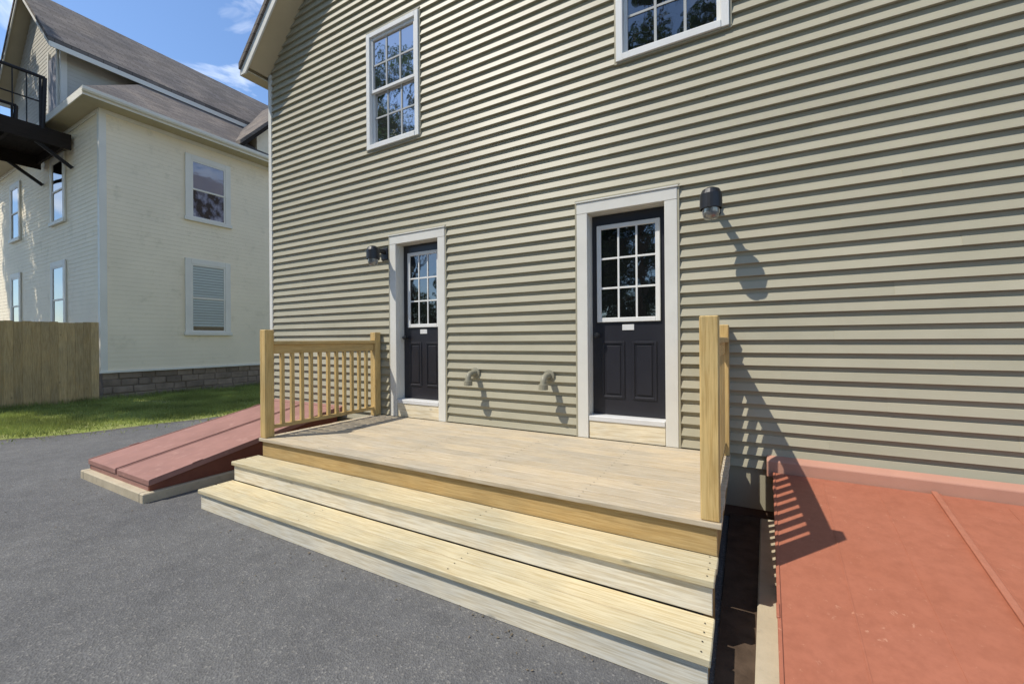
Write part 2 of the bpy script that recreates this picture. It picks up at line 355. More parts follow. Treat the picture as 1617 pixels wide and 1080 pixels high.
for o in openings:
    x0, x1, z0, z1 = o; mb = MB().box(x0 - .018, x0 - .001, -.031, -.002, z0, z1).box(x1 + .001, x1 + .018, -.031, -.002, z0, z1).box(x0 - .018, x1 + .018, -.0312, -.002, z1 + .013, z1 + .03)
    if z0 > 3: mb.box(x0 - .018, x1 + .018, -.0305, -.002, z0 - .018, z0 - .001)
    part('siding_channel', mb.me(.002), 'siding', wall)
part('foundation', MB().box(HX0 + .03, HX1 - .03, .012, HD - .05, -.3, .43).me(), 'foundation', house)
for x in (HX0, HX1):
    s = 1 if x == HX0 else -1
    part('corner_trim', MB().prism([(x + s * .062, -.001), (x + s * .062, -.03), (x - s * .012, -.03), (x - s * .012, .09), (x - s * .001, .09), (x - s * .001, -.001)], 'z', .42, 5.58).me(.002), 'white', house)
# roof slabs, fascia, soffit
def slope_poly(x0, x1, lo, hi): return [(x0, wall_top(x0) + lo), (x1, wall_top(x1) + lo), (x1, wall_top(x1) + hi), (x0, wall_top(x0) + hi)]
EX = HX0 - .19; OV = -.34
for sgn in (0, 1):
    def mir(poly): return poly if not sgn else [(2 * PK - x, z) for x, z in poly]
    me = MB().prism(mir(slope_poly(EX, PK, .17, .26)), 'y', OV - .03, HD + .3).me(); uvmap(me, lambda c: (c.y, c.z * 1.41)); roof = part('roof', me, 'shingle', house)
    part('rake_fascia', MB().prism(mir([(EX, 5.482), (-6.518, 5.482), (PK, wall_top(PK) - .03), (PK, wall_top(PK) + .168), (EX, wall_top(EX) + .168)]), 'y', OV, OV + .022).me(.002), 'white', roof)
    part('soffit', MB().prism(mir(slope_poly(HX0 - .02, PK, .0, .02)), 'y', OV + .022, -.002).me(), 'soffit', roof)
    part('rake_sheathing', MB().prism(mir(slope_poly(EX + .03, PK, .06, .165)), 'y', OV + .024, HD + .28).me(), 'soffit', roof)
    x0, x1 = EX, HX0 - .012
    bx = (x0, x1) if not sgn else (2 * PK - x1, 2 * PK - x0)
    part('eave_soffit', B(bx[0], bx[1], OV + .0225, HD + .25, 5.485, 5.505), 'soffit', roof)
    part('eave_fascia', B(*((x0 - .012, x0) if not sgn else (2 * PK - x0, 2 * PK - x0 + .012)), OV - .005, HD + .25, 5.478, wall_top(EX) + .166), 'white', roof)
# windows
def house_window(x0, x1, z0, z1, label, grid, gl='glass'):
    w = part('window', MB().box(x0, x0 + .06, -.045, .06, z0, z1).box(x1 - .06, x1, -.045, .06, z0, z1).box(x0 + .06, x1 - .06, -.045, .06, z1 - .06, z1).box(x0 + .06, x1 - .06, -.05, .06, z0, z0 + .06).me(.003), 'vinylwhite', house); w['label'] = label
    zm = (z0 + z1) / 2; xa, xb = x0 + .062, x1 - .062
    for (za, zb, y) in ((zm - .02, z1 - .062, .0), (z0 + .062, zm + .02, .022)):
        part('sash', MB().box(xa, xa + .032, y - .02, y + .018, za, zb).box(xb - .032, xb, y - .02, y + .018, za, zb).box(xa + .032, xb - .032, y - .02, y + .018, zb - .036, zb).box(xa + .032, xb - .032, y - .02, y + .018, za, za + .036).me(.002), 'vinylwhite', w)
        gx0, gx1, gz0, gz1 = xa + .03, xb - .03, za + .034, zb - .034
        for c in range(3):
            for r in range(2):
                a, b = gx0 + (gx1 - gx0) * c / 3, gx0 + (gx1 - gx0) * (c + 1) / 3; p, q = gz0 + (gz1 - gz0) * r / 2, gz0 + (gz1 - gz0) * (r + 1) / 2
                part('pane', B(a + .0005, b - .0005, y + .002, y + .007, p + .0005, q - .0005), gl, w)
        if True:
            for c in (1, 2): x = gx0 + (gx1 - gx0) * c / 3; part('muntin', B(x - .011, x + .011, y - .007, y + .001, gz0, gz1), 'grille', w)
            z = (gz0 + gz1) / 2; part('muntin', B(gx0, gx1, y - .0055, y + .0005, z - .01, z + .01), 'grille', w)
        else:
            for c in (1, 2): x = gx0 + (gx1 - gx0) * c / 3; part('muntin', B(x - .005, x + .005, y - .002, y + .001, gz0, gz1), 'grille', w)
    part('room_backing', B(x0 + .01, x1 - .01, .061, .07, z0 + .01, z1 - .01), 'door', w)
    return w
house_window(*openings[2], 'upper window above left door, tree reflections in glass', True, 'glass_sky')
house_window(*openings[3], 'upper window cut off by top edge of picture, pale grid', True)
# doors
def house_door(x0, x1, z0, z1, lx0, lx1, label):
    tw = .105; a, b, t = x0 + tw, x1 - tw, z1 - tw; ys = .10
    fr = part('door_frame', MB().box(x0, a, -.034, .02, z0, t).box(b, x1, -.034, .02, z0, t).box(x0, x1, -.036, .02, t, z1).me(.003), 'white', house)
    part('jamb', MB().box(a - .02, a + .004, .02, .16, z0, t).box(b - .004, b + .02, .02, .16, z0, t).box(a + .004, b - .004, .02, .16, t - .004, t + .02).me(), 'white', fr)
    part('drip_cap', B(x0 - .008, x1 + .008, -.045, -.001, z1 + .001, z1 + .012), 'white', fr)
    d = part('door', B(a + .006, b - .006, ys, ys + .044, .742, t - .008, .002), 'door', house); d['label'] = label
    part('threshold', MB().box(a + .005, b - .005, -.03, ys + .04, .69, .738).me(.004), 'alum', house)
    part('kick_board', B(a + .005, b - .005, -.022, ys, DZ + .002, .688, .002), 'sillw', house)
    # lite
    lz0, lz1, fw = 1.624, 2.555, .042
    part('lite_frame', MB().box(lx0, lx0 + fw, ys - .018, ys + .002, lz0, lz1).box(lx1 - fw, lx1, ys - .018, ys + .002, lz0, lz1).box(lx0 + fw, lx1 - fw, ys - .018, ys + .002, lz0, lz0 + fw).box(lx0 + fw, lx1 - fw, ys - .018, ys + .002, lz1 - fw, lz1).me(.004), 'vinylwhite', d)
    gx0, gx1, gz0, gz1 = lx0 + fw, lx1 - fw, lz0 + fw, lz1 - fw
    for i in range(3):
        for j in range(3):
            part('pane', B(gx0 + (gx1 - gx0) * i / 3 + .001, gx0 + (gx1 - gx0) * (i + 1) / 3 - .001, ys - .006, ys - .001, gz0 + (gz1 - gz0) * j / 3 + .001, gz0 + (gz1 - gz0) * (j + 1) / 3 - .001), 'glass', d)
    for i in (1, 2):
        x = gx0 + (gx1 - gx0) * i / 3; part('muntin', B(x - .009, x + .009, ys - .014, ys - .007, gz0, gz1, .002), 'vinylwhite', d)
        z = gz0 + (gz1 - gz0) * i / 3; part('muntin', B(gx0, gx1, ys - .013, ys - .0065, z - .009, z + .009, .002), 'vinylwhite', d)
    # two raised lower panels
    xm = (a + b) / 2; hw = (b - a) / 2
    for s in (-1, 1):
        p, q = sorted((xm + s * .035, xm + s * (hw - .095)))
        mb = MB(); 
        for u0, u1, w0, w1 in ((p, p + .022, .90, 1.44), (q - .022, q, .90, 1.44), (p + .022, q - .022, .90, .922), (p + .022, q - .022, 1.418, 1.44)): mb.box(u0, u1, ys - .010, ys + .001, w0, w1)
        part('panel_moulding', mb.me(.003), 'door', d)
        part('panel', B(p + .04, q - .04, ys - .007, ys + .001, .94, 1.40, .005), 'door', d)
    part('number_plate', B(xm - .055, xm + .055, ys - .006, ys + .0005, 1.545, 1.598, .002), 'alum', d)
    part('knob', MB().lathe([(0, -.03), (.02, -.028), (.028, -.012), (.026, .004), (.012, .012), (.012, .05)], (0, 0, 0), 14).me(), 'black', d).matrix_parent_inverse = Matrix()
    kn = d.children[-1] if d.children else None
    return d
def deadbolts(): pass
def fix_knobs():
    for o in bpy.data.objects:
        if o.name.startswith('knob'):
            d = o.parent; bb = [v.co for v in d.data.vertices]; x = min(v.x for v in bb) + .06
            o.matrix_parent_inverse = Matrix(); o.rotation_euler = (-math.pi / 2, 0, 0); o.location = (x, .05 + .0, 1.50)
house_door(*openings[0], -3.712, -3.205, 'dark half glazed door beside the left railing')
house_door(*openings[1], -1.265, -.677, 'dark half glazed door nearer the right railing')
fix_knobs()

# ------------------------------------------------------------------ wooden porch
porch = thing('porch', 'new yellow pine porch with two wide steps below both doors', 'porch', (-2.17, -1, 0))
PX0, PX1, PF = -4.16, -.118, -1.515
nb = 11; bw = -PF / nb
for i in range(nb):
    y0 = PF + i * bw
    part('deck_board', B(PX0, PX1 + rnd.uniform(-.004, .004), y0 + .0035, min(y0 + bw - .0035, -.036), DZ - .03, DZ + rnd.uniform(-.001, .001), .003), 'deckw', porch)
part('fascia_board', B(PX0 + .02, PX1 - .02, PF + .03, PF + .065, .345, DZ - .031, .003), 'fasciaw', porch)
for x in (PX0 + .02, PX1 - .058): part('rim_joist', B(x, x + .038, PF + .066, -.03, .31, DZ - .031, .003), 'joistw', porch)
for x in (-3.3, -2.5, -1.7, -.9): part('joist', B(x, x + .038, PF + .066, -.03, .31, DZ - .031), 'joistw', porch)
for x in (PX0 + .06, -2.2, PX1 - .15):
    for y in (-1.42, -.3): part('support_post', B(x, x + .09, y, y + .09, 0, .309, .003), 'joistw', porch)
TX0, TX1 = -4.2, -.135
for zt, yf, yb in ((.35, -1.745, PF + .028), (.175, -2.02, -1.722)):
    n = 2; w = (yb - yf - .002) / n
    for i in range(n):
        e = rnd.uniform(-.004, .004)
        part('tread', B(TX0 + e, TX1 + e, yf + i * w + .0035, yf + (i + 1) * w - .0035, zt - .036, zt + rnd.uniform(-.0015, .0015), .004), 'treadw', porch)
    part('riser', B(TX0 + .012, TX1 - .012, yf + .024, yf + .046, max(.001, zt - .175 + .001), zt - .037, .002), 'riserw', porch)
for x in (TX0 + .016, -2.85, -1.5, TX1 - .054):
    part('stringer', MB().prism([(-1.972, .002), (-1.972, .138), (-1.697, .138), (-1.697, .313), (-1.482, .313), (-1.482, .002)], 'x', x, x + .038).me(.002), 'joistw', porch)
def railing(cx, label):
    y0, y1 = PF + .015, -.125
    r = part('railing', MB().box(cx - .045, cx + .045, y0 + .091, y1 - .001, 1.432, 1.468).me(.004), 'railw', porch); r['label'] = label
    for y, h in ((y0, 1.578), (y1, 1.57)): part('post', B(cx - .045, cx + .045, y, y + .09, DZ + .0015, h, .005), 'postw', r)
    part('rail', B(cx - .019, cx + .019, y0 + .091, y1 - .001, 1.342, 1.431, .003), 'railw', r)
    part('bottom_rail', B(cx - .019, cx + .019, y0 + .091, y1 - .001, .60, .638, .003), 'railw', r)
    n = 11; bm_ = B(-.0175, .0175, -.0175, .0175, .6385, 1.3415, .002)
    for i in range(n): y = y0 + .09 + (y1 - y0 - .09) * (i + 1) / (n + 1); link('baluster', bm_, 'postw', r, (cx, y, 0))
railing(PX0 + .052, 'left railing with square balusters beside the maroon cellar doors')
railing(PX1 - .052, 'right railing with square balusters beside the salmon cellar doors')

# ------------------------------------------------------------------ cellar bulkheads
def bulkhead(label, x0, x1, xm, yf, zw, zf, mat, hmat, rot, curb=.10, fcurb=.12, g=.006, th=.014, strip=True, smat=None, hh=.125):
    t = thing('cellar_bulkhead', label, 'cellar door', ((x0 + x1) / 2, yf / 2, 0), 'cellar bulkheads against the house'); yw = -.09
    sl = (zw - zf) / (yw - yf); zz = lambda y: zf + (y - yf) * sl
    def fin(me):
        c, s = math.cos(rot), math.sin(rot)
        for v in me.vertices:
            x, y = v.co.x - x0, v.co.y; v.co.x = x0 + c * x - s * y; v.co.y = s * x + c * y
        me.update(); return me
    def slab(xa, xb, ya, yb, lo, hi, bev=.003): return fin(MB().prism([(ya, zz(ya) + lo), (yb, zz(yb) + lo), (yb, zz(yb) + hi), (ya, zz(ya) + hi)], 'x', xa, xb).me(bev))
    # concrete walls with sloping top
    zc = max(.05, zf - .065)
    for xa, xb in ((x0 - curb, x0 + .03), (x1 - .03, x1 + curb)):
        part('concrete_wall', fin(MB().box(xa, xb, yf - fcurb, yw + .05, -.1, zc).me(.008)), 'concrete', t)
    part('concrete_sill', fin(MB().box(x0 + .031, x1 - .031, yf - fcurb, yf + .05, -.1, zc).me(.008)), 'concrete', t)
    for xa, xb in ((x0 - .002, x0 + .026), (x1 - .026, x1 + .002)):
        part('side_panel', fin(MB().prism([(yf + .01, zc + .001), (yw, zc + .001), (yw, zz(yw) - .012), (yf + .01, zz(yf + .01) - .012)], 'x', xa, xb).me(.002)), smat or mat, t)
    part('front_panel', fin(MB().box(x0 + .027, x1 - .027, yf + .01, yf + .04, zc + .001, zz(yf + .01) - .013).me()), mat, t)
    for xa, xb in ((x0 - .02, xm - g), (xm + g, x1 + .02)):
        lf = part('door_leaf', slab(xa, xb, yf, yw - .012, -.0105, th, .004), mat, t)
        lip = .03
        part('leaf_rim', slab(xa, xa + .016, yf + .001, yw - .013, th + .0005, th + .0065, .002), mat, lf); part('leaf_rim', slab(xb - .016, xb, yf + .001, yw - .013, th + .0005, th + .0065, .002), mat, lf)
        for yy in (yw - .3, yf + .35):
            xh = xa - .004 if xa < xm - .3 else xb - .01
            part('hinge', slab(xh, xh + .014, yy, yy + .09, th + .001, th + .014, .003), mat, lf)
    if strip:
        for xa in (x0 + .28, xm - .3, xm + .3, x1 - .28): part('stiffener_fold', slab(xa - .004, xa + .004, yf + .05, yw - .08, th + .0003, th + .0022, .0005), mat, t)
        part('hasp', slab(xm - .05, xm + .06, yf + .5, yf + .56, .0345, .04, .002), 'iron', t)
    if strip: part('seam_strip', slab(xm - .026, xm + .004, yf - .002, yw - .014, .0215, .034, .003), 'bulk_strip', t)
    if strip: part('handle', slab(xm + .05, xm + .07, yf + .2, yf + .34, th + .002, th + .026, .004), mat, t)
    part('header', fin(MB().prism([(yw, zw - .03), (yw, zw + hh * .72), (yw + .012, zw + hh * .82), (-.028, zw + hh), (-.024, zw - .03)], 'x', x0 - .06, x1 + .06).me(.004)), hmat, t)
    return t
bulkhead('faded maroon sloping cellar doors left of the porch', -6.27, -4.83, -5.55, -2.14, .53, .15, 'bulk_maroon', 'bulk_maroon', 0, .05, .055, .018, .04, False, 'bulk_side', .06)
bulkhead('salmon red sloping cellar doors right of the porch', .19, 1.97, 1.075, -1.95, .425, .10, 'bulk_salmon', 'bulk_header', R(-2.0), .105, .1)

# ------------------------------------------------------------------ things on the wall
def wall_lamp(x, z, py, label):
    t = thing('wall_lamp', label, 'wall lamp', (x, -.02, z), 'wall lamps beside the doors')
    part('back_plate', MB().box(x - .055, x + .055, -.045, -.015, z + .02, z + .17).me(.008), 'black', t)
    part('arm', MB().bar((x, -.04, z + .12), (x, py, z + .13), .03).me(), 'black', t)
    part('shade', MB().lathe([(0, .165), (.03, .163), (.062, .145), (.078, .11), (.08, .0), (.074, .0), (.072, .1), (0, .13)], (x, py, z), 24).me(smooth=False), 'black', t)
    part('glass_jar', MB().lathe([(.06, .09), (.062, -.03), (.05, -.07), (0, -.08)], (x, py, z), 20).me(smooth=True), 'lampglass', t)
wall_lamp(-.235, 2.455, -.30, 'dark wall lamp right of the right door, above the post')
wall_lamp(-3.985, 2.46, -.22, 'dark wall lamp left of the left door')
def vent_pipe(x, z, label):
    t = thing('vent_pipe', label, 'vent pipe', (x, -.02, z), 'vent pipes low on the wall')
    part('flange', MB().lathe([(0, .0), (.062, .0), (.058, .014), (.034, .018)], (0, 0, 0), 20).me(), 'vent', t)
    fl = [o for o in t.children if o.name.startswith('flange')][-1]; fl.matrix_parent_inverse = WORLD[t.name].inverted(); fl.location = (x, -.021, z); fl.rotation_euler = (math.pi / 2, 0, 0)
    mb = MB(); r = .032; pts = [(-.02, 0), (-.10, 0), (-.125, -.004), (-.148, -.018), (-.160, -.042), (-.163, -.12)]; n = 14
    for i, (y, dz) in enumerate(pts):
        a = pts[max(0, i - 1)]; b = pts[min(len(pts) - 1, i + 1)]; d = Vector((0, b[0] - a[0], b[1] - a[1])).normalized(); u = Vector((1, 0, 0)); w = d.cross(u)
        for k in range(n): q = Vector((x, y, z + dz)) + (u * math.cos(6.2832 * k / n) + w * math.sin(6.2832 * k / n)) * r; mb.v.append(tuple(q))
        if i:
            for k in range(n): mb.f.append(((i - 1) * n + k, (i - 1) * n + (k + 1) % n, i * n + (k + 1) % n, i * n + k))
    part('elbow', mb.me(smooth=True), 'vent', t)
    part('hood', MB().lathe([(.030, -.07), (.046, -.072), (.047, -.125), (.042, -.125), (.041, -.08)], (x, -.163, z), 18).me(), 'vent', t)
vent_pipe(-2.62, 1.10, 'tan vent pipe on siding, the one nearer the left door')
vent_pipe(-1.73, 1.10, 'tan vent pipe on siding, the one nearer the right door')

# ------------------------------------------------------------------ cream neighbour house
NX, NY = -14.1, .25; NX2 = -24.1; ND = 15
nh = thing('house', 'tall cream house with grey attic gable and brown shingle roof', 'house', (-19.1, 7.5, 0))
def laps(mb, axis, c, a, b, z0, z1, pitch, sgn, top=None):
    """lapped boards on the plane axis=c from a to b, facing sgn"""
    k = 0
    while z0 + k * pitch < z1 - .01:
        p, q = z0 + k * pitch, min(z1, z0 + (k + 1) * pitch); k += 1
        aa, bb = (a, b) if top is None else (max(a, top(q)[0]), min(b, top(q)[1]))
        if bb - aa < .05: continue
        P = lambda u, d, z: (c + sgn * d, u, z) if axis == 'x' else (u, c + sgn * d, z)
        mb.quad(P(aa, .008, p), P(bb, .008, p), P(bb, .002, q), P(aa, .002, q)); mb.quad(P(aa, 0, p), P(bb, 0, p), P(bb, .008, p), P(aa, .008, p))
mb = MB(); laps(mb, 'x', NX, NY, ND, .75, 7.5, .115, 1); laps(mb, 'y', NY, NX2, NX, .75, 7.5, .115, -1)
mb.quad((NX2, NY, .7), (NX2, ND, .7), (NX2, ND, 7.5), (NX2, NY, 7.5)); mb.quad((NX2, ND, .7), (NX, ND, .7), (NX, ND, 7.5), (NX2, ND, 7.5))
nwall = part('wall', mesh(mb.v, mb.f), 'cream', nh)
part('corner_board', MB().box(NX - .10, NX + .028, NY - .028, NY - .012, .74, 7.42).box(NX + .012, NX + .028, NY - .012, NY + .11, .74, 7.42).me(), 'creamtrim', nh)
part('drip_board', MB().box(NX + .012, NX + .05, NY - .05, ND, .70, .752).me(.004), 'creamtrim', nh)
part('frieze_board', MB().box(NX + .014, NX + .034, NY - .02, ND, 7.24, 7.5).box(NX2, NX - .11, NY - .034, NY - .014, 7.24, 7.5).me(), 'creamtrim', nh)
fd = part('foundation', MB().box(NX2 + .05, NX - .03, NY + .05, ND - .05, -.3, .72).me(), 'mortar', nh)
for row in range(4):
    y = NY + .02 - (row % 2) * .1; z0 = -.02 + row * .183
    while y < 8.5:
        w = rnd.uniform(.26, .52); e = rnd.uniform(-.012, .014)
        part('stone', B(NX - .06, NX - .012 + e, max(y, NY + .02) + .007, y + w - .007, z0 + .007 + rnd.uniform(0, .006), z0 + .183 - .006 + rnd.uniform(-.008, 0), .012), 'stone', fd); y += w
x = NX - .02
# lower hipped roof: eave at z 7.5, rises to the attic storey
E0, EF = -13.6, -.2; EW = -24.6; EB = ND + .4; AX0, AX1 = -21.4, -16.8; ZT = 9.78
hy = 2.2; prof = []
mb = MB(); z = 7.52
mb.quad((E0, EF, z), (E0, EB, z), (AX1, EB - 2, ZT), (AX1, hy, ZT)); mb.quad((EW, EF, z), (E0, EF, z), (AX1, hy, ZT), (AX0, hy, ZT)); mb.quad((EW, EB, z), (EW, EF, z), (AX0, hy, ZT), (AX0, EB - 2, ZT)); mb.quad((E0, EB, z), (EW, EB, z), (AX0, EB - 2, ZT), (AX1, EB - 2, ZT))
me = mesh(mb.v, mb.f); uvmap(me, lambda c: (c.y - c.x * .0, (c.z) * 1.7)); nroof = part('roof', me, 'shingle', nh)
part('eave_fascia', MB().box(E0 - .02, E0, EF, EB, 7.33, 7.515).box(EW, E0 - .02, EF, EF + .02, 7.33, 7.515).me(), 'creamtrim', nroof)
part('gutter', MB().prism([(E0 + .002, 7.5), (E0 + .002, 7.40), (E0 + .06, 7.39), (E0 + .09, 7.43), (E0 + .095, 7.5), (E0 + .085, 7.5), (E0 + .08, 7.43), (E0 + .055, 7.405), (E0 + .012, 7.41), (E0 + .012, 7.5)], 'y', EF - .02, EB).me(), 'creamtrim', nroof)
part('eave_soffit', MB().box(NX + .016, E0 - .021, EF + .021, EB - .02, 7.34, 7.355).box(EW + .02, NX + .015, EF + .021, NY - .016, 7.34, 7.355).me(), 'soffit', nroof)
# attic storey with gable
UE, PKX = 9.97, -19.1
gtop = lambda z: (AX0 if z < UE else AX0 + (z - UE) / .92, AX1 if z < UE else AX1 - (z - UE) / .92)
mb = MB(); laps(mb, 'x', AX1, NY, ND, 7.6, UE, .115, 1); laps(mb, 'y', NY, AX0, AX1, 7.6, UE + 2.1, .115, -1, gtop); mb.quad((AX0, NY, 7.5), (AX0, ND, 7.5), (AX0, ND, UE), (AX0, NY, UE))
mb.quad((AX0, NY + .01, 7.5), (AX1, NY + .01, 7.5), (AX1, NY + .01, UE), (PKX, NY + .01, UE + 2.1), (AX0, NY + .01, UE))
attic = part('attic_storey', mesh(mb.v, mb.f), 'attic', nh)
part('corner_board', MB().box(AX1 - .1, AX1 + .028, NY - .028, NY - .012, 7.7, UE - .05).box(AX1 + .012, AX1 + .028, NY - .012, NY + .1, 7.7, UE - .05).me(), 'creamtrim', attic)
for s in (1, -1):
    X = lambda d: PKX + s * d
    poly = [(X(0), UE + 2.2), (X(2.78), UE + 2.2 - 2.78 * .92), (X(2.78), UE + 2.32 - 2.78 * .92), (X(0), UE + 2.32)]
    me = MB().prism(poly, 'y', NY - .38, ND + .3).me(); uvmap(me, lambda c: (c.y, c.z * 1.47)); r = part('attic_roof', me, 'shingle', nh)
    part('attic_soffit', MB().prism([(x, z - .03) if i < 2 else (x, z - .122) for i, (x, z) in enumerate(poly)], 'y', NY - .334, ND + .28).me(), 'soffit', r)
    part('rake_board', MB().prism([(x, z - .14) if i in (0, 1) else (x, z - .125) for i, (x, z) in enumerate(poly)], 'y', NY - .36, NY - .335).me(), 'creamtrim', r)
    part('eave_board', MB().box(*sorted((X(2.76), X(2.785))), NY - .334, ND + .3, UE - .5, UE - .36).me(), 'creamtrim', r)
part('attic_door', B(-17.75, -17.1, NY - .04, NY - .016, 8.0, 9.7, .004), 'doorgrey', attic)
part('attic_door_frame', MB().box(-17.84, -17.752, NY - .05, NY - .015, 7.95, 9.93).box(-17.098, -17.0, NY - .05, NY - .015, 7.95, 9.93).me(), 'creamtrim', attic)
# cross gable further back
cg = part('cross_gable', MB().prism([(4.0, 7.55), (9.2, 7.55), (9.2, 8.3), (6.6, 11.2), (4.0, 8.3)], 'x', -19, -13.9).me(), 'cream', nh)
for s in (1, -1):
    poly = [(6.6, 11.24), (6.6 + s * 3.3, 11.24 - 3.3 * 1.115), (6.6 + s * 3.3, 11.36 - 3.3 * 1.115), (6.6, 11.36)]
    me = MB().prism(poly, 'x', -19.2, -13.55).me(); uvmap(me, lambda c: (c.x, c.z * 1.35)); part('cross_gable_roof', me, 'shingle', cg)
    part('cross_gable_rake', MB().prism([(y, z - .15) if i < 2 else (y, z - .125) for i, (y, z) in enumerate(poly)], 'x', -13.6, -13.575).me(), 'planks', cg)
def n_window(axis, c, a, b, z0, z1, sgn, gl, label=None, tw=.15, gls=None, blind=False):
    def bx(mb, u0, u1, d0, d1, p, q):
        d0, d1 = sorted((c + sgn * d0, c + sgn * d1)); return mb.box(d0, d1, u0, u1, p, q) if axis == 'x' else mb.box(u0, u1, d0, d1, p, q)
    w = part('window', None, None, nh) if False else None
    mb = MB(); bx(mb, a, a + tw, .012, .05, z0, z1); bx(mb, b - tw, b, .012, .05, z0, z1); bx(mb, a + tw, b - tw, .012, .05, z1 - tw, z1); bx(mb, a - .03, b + .03, .012, .08, z0 - .05, z0 + .05)
    w = part('window', mb.me(.003), 'creamtrim', nh)
    if label: w['label'] = label
    a2, b2, p, q = a + tw, b - tw, z0 + .05, z1 - tw; zm = (p + q) / 2
    for (za, zb, d, gm) in ((zm - .02, q, .03, gl), (p, zm + .02, .022, gls or gl)):
        mb = MB(); bx(mb, a2, a2 + .045, .012, d + .012, za, zb); bx(mb, b2 - .045, b2, .012, d + .012, za, zb); bx(mb, a2 + .045, b2 - .045, .012, d + .012, zb - .045, zb); bx(mb, a2 + .045, b2 - .045, .012, d + .012, za, za + .045)
        part('sash', mb.me(), 'creamtrim', w)
        mb = MB(); bx(mb, a2 + .044, b2 - .044, .015, d, za + .044, zb - .044); part('pane', mb.me(), gm, w)
    if blind:
        n = 22
        for k in range(n):
            z = p + .17 + (q - .06 - p - .17) * k / n; mb = MB(); bx(mb, a2 + .05, b2 - .05, .0305, .0325, z, z + .052); part('blind_slat', mb.me(), 'blind', w)
        mb = MB(); bx(mb, a2 + .046, b2 - .046, .0235, .026, p + .047, p + .15); part('dark_gap', mb.me(), 'glass', w)
n_window('x', NX, 2.06, 3.27, 5.05, 6.93, 1, 'glass_lilac', 'upper side window, grey above and dark mottled glass below', gls='glass_mottled')
n_window('x', NX, 2.04, 3.25, 1.72, 3.90, 1, 'glass_curtain', 'lower side window with pale blind behind the glass', blind=True)
n_window('y', NY, -17.7, -16.5, 4.9, 6.8, -1, 'glass'); n_window('y', NY, -17.7, -16.5, 1.7, 3.8, -1, 'glass')
n_window('y', NY, -21.8, -20.7, 4.9, 6.8, -1, 'glass'); n_window('y', NY, -21.8, -20.7, 1.7, 3.8, -1, 'glass')
part('downspout', MB().bar((NX + .06, NY + .05, .3), (NX + .06, NY + .05, 7.2), .04, 10).me(), 'creamtrim', nh) if False else None
# landing outside the attic door
fe = thing('fire_escape', 'dark iron fire escape landing under the attic gable of cream house', 'fire escape', (-16.75, -.9, 6.8))
LX0, LX1, LY0, LY1, LZ = -18.4, -15.9, -2.3, NY - .06, 7.02
for i in range(20):
    w = (LX1 - LX0) / 20; part('plank', B(LX0 + i * w + .006, LX0 + (i + 1) * w - .006, LY0, LY1, LZ, LZ + .04), 'planks', fe)
for y in (LY0 + .05, -.9, LY1 - .1): part('joist', B(LX0, LX1, y, y + .06, LZ - .24, LZ - .001), 'planks', fe)
for x in (LX0 - .05, LX1): part('side_beam', B(x, x + .05, LY0, LY1, LZ - .36, LZ + .05), 'planks', fe)
part('end_beam', B(LX0 - .05, LX1 + .05, LY0 - .05, LY0 - .001, LZ - .36, LZ + .05), 'planks', fe)
for x in (LX0 - .02, LX1 + .02):
    part('handrail', MB().bar((x, LY0, 8.35), (x, -.29, 8.35), .045).bar((x, -.29, 8.35), (x, -.33, LZ), .045).me(), 'iron', fe)
    part('mid_rail', MB().bar((x, LY0, 7.7), (x, -.32, 7.7), .02).me(), 'iron', fe)
    for k in range(9): y = LY0 + .03 + k * (-.4 - LY0) / 8; part('baluster', MB().bar((x, y, LZ), (x, y, 8.34), .03 if k % 4 == 0 else .014, 6).me(), 'iron', fe)
part('handrail', MB().bar((LX0, LY0, 8.35), (LX1, LY0, 8.35), .035).me(), 'iron', fe)
for x in (LX0, LX1 - .02): part('knee_brace', MB().bar((x, -.45, LZ - .34), (x, NY - .03, 6.2), .05, 6).me(), 'iron', fe)

# ------------------------------------------------------------------ board fence
fence = thing('fence', 'weathered brown board fence meeting the cream house corner', 'fence', (NX, -4, 0)); FX = NX + .03
y = NY - .06; i = 0
while y > -8.5:
    w = rnd.uniform(.136, .145); h = 1.96 + rnd.uniform(-.012, .012)
    part('picket', MB().prism([(y - w, .03), (y - .0006, .03), (y - .0006, h), (y - w, h)], 'x', FX - .0 + rnd.uniform(-.003, .003), FX + .02 + rnd.uniform(0, .006)).me(.003), 'fence', fence); y -= w
for z in (.35, 1.0, 1.65): part('rail', B(FX - .042, FX - .005, -8.5, NY - .08, z, z + .085), 'fence', fence)
for k in range(4): part('post', B(FX - .135, FX - .044, NY - .2 - k * 2.4 - .09, NY - .2 - k * 2.4, -.2, 1.9), 'fence', fence)

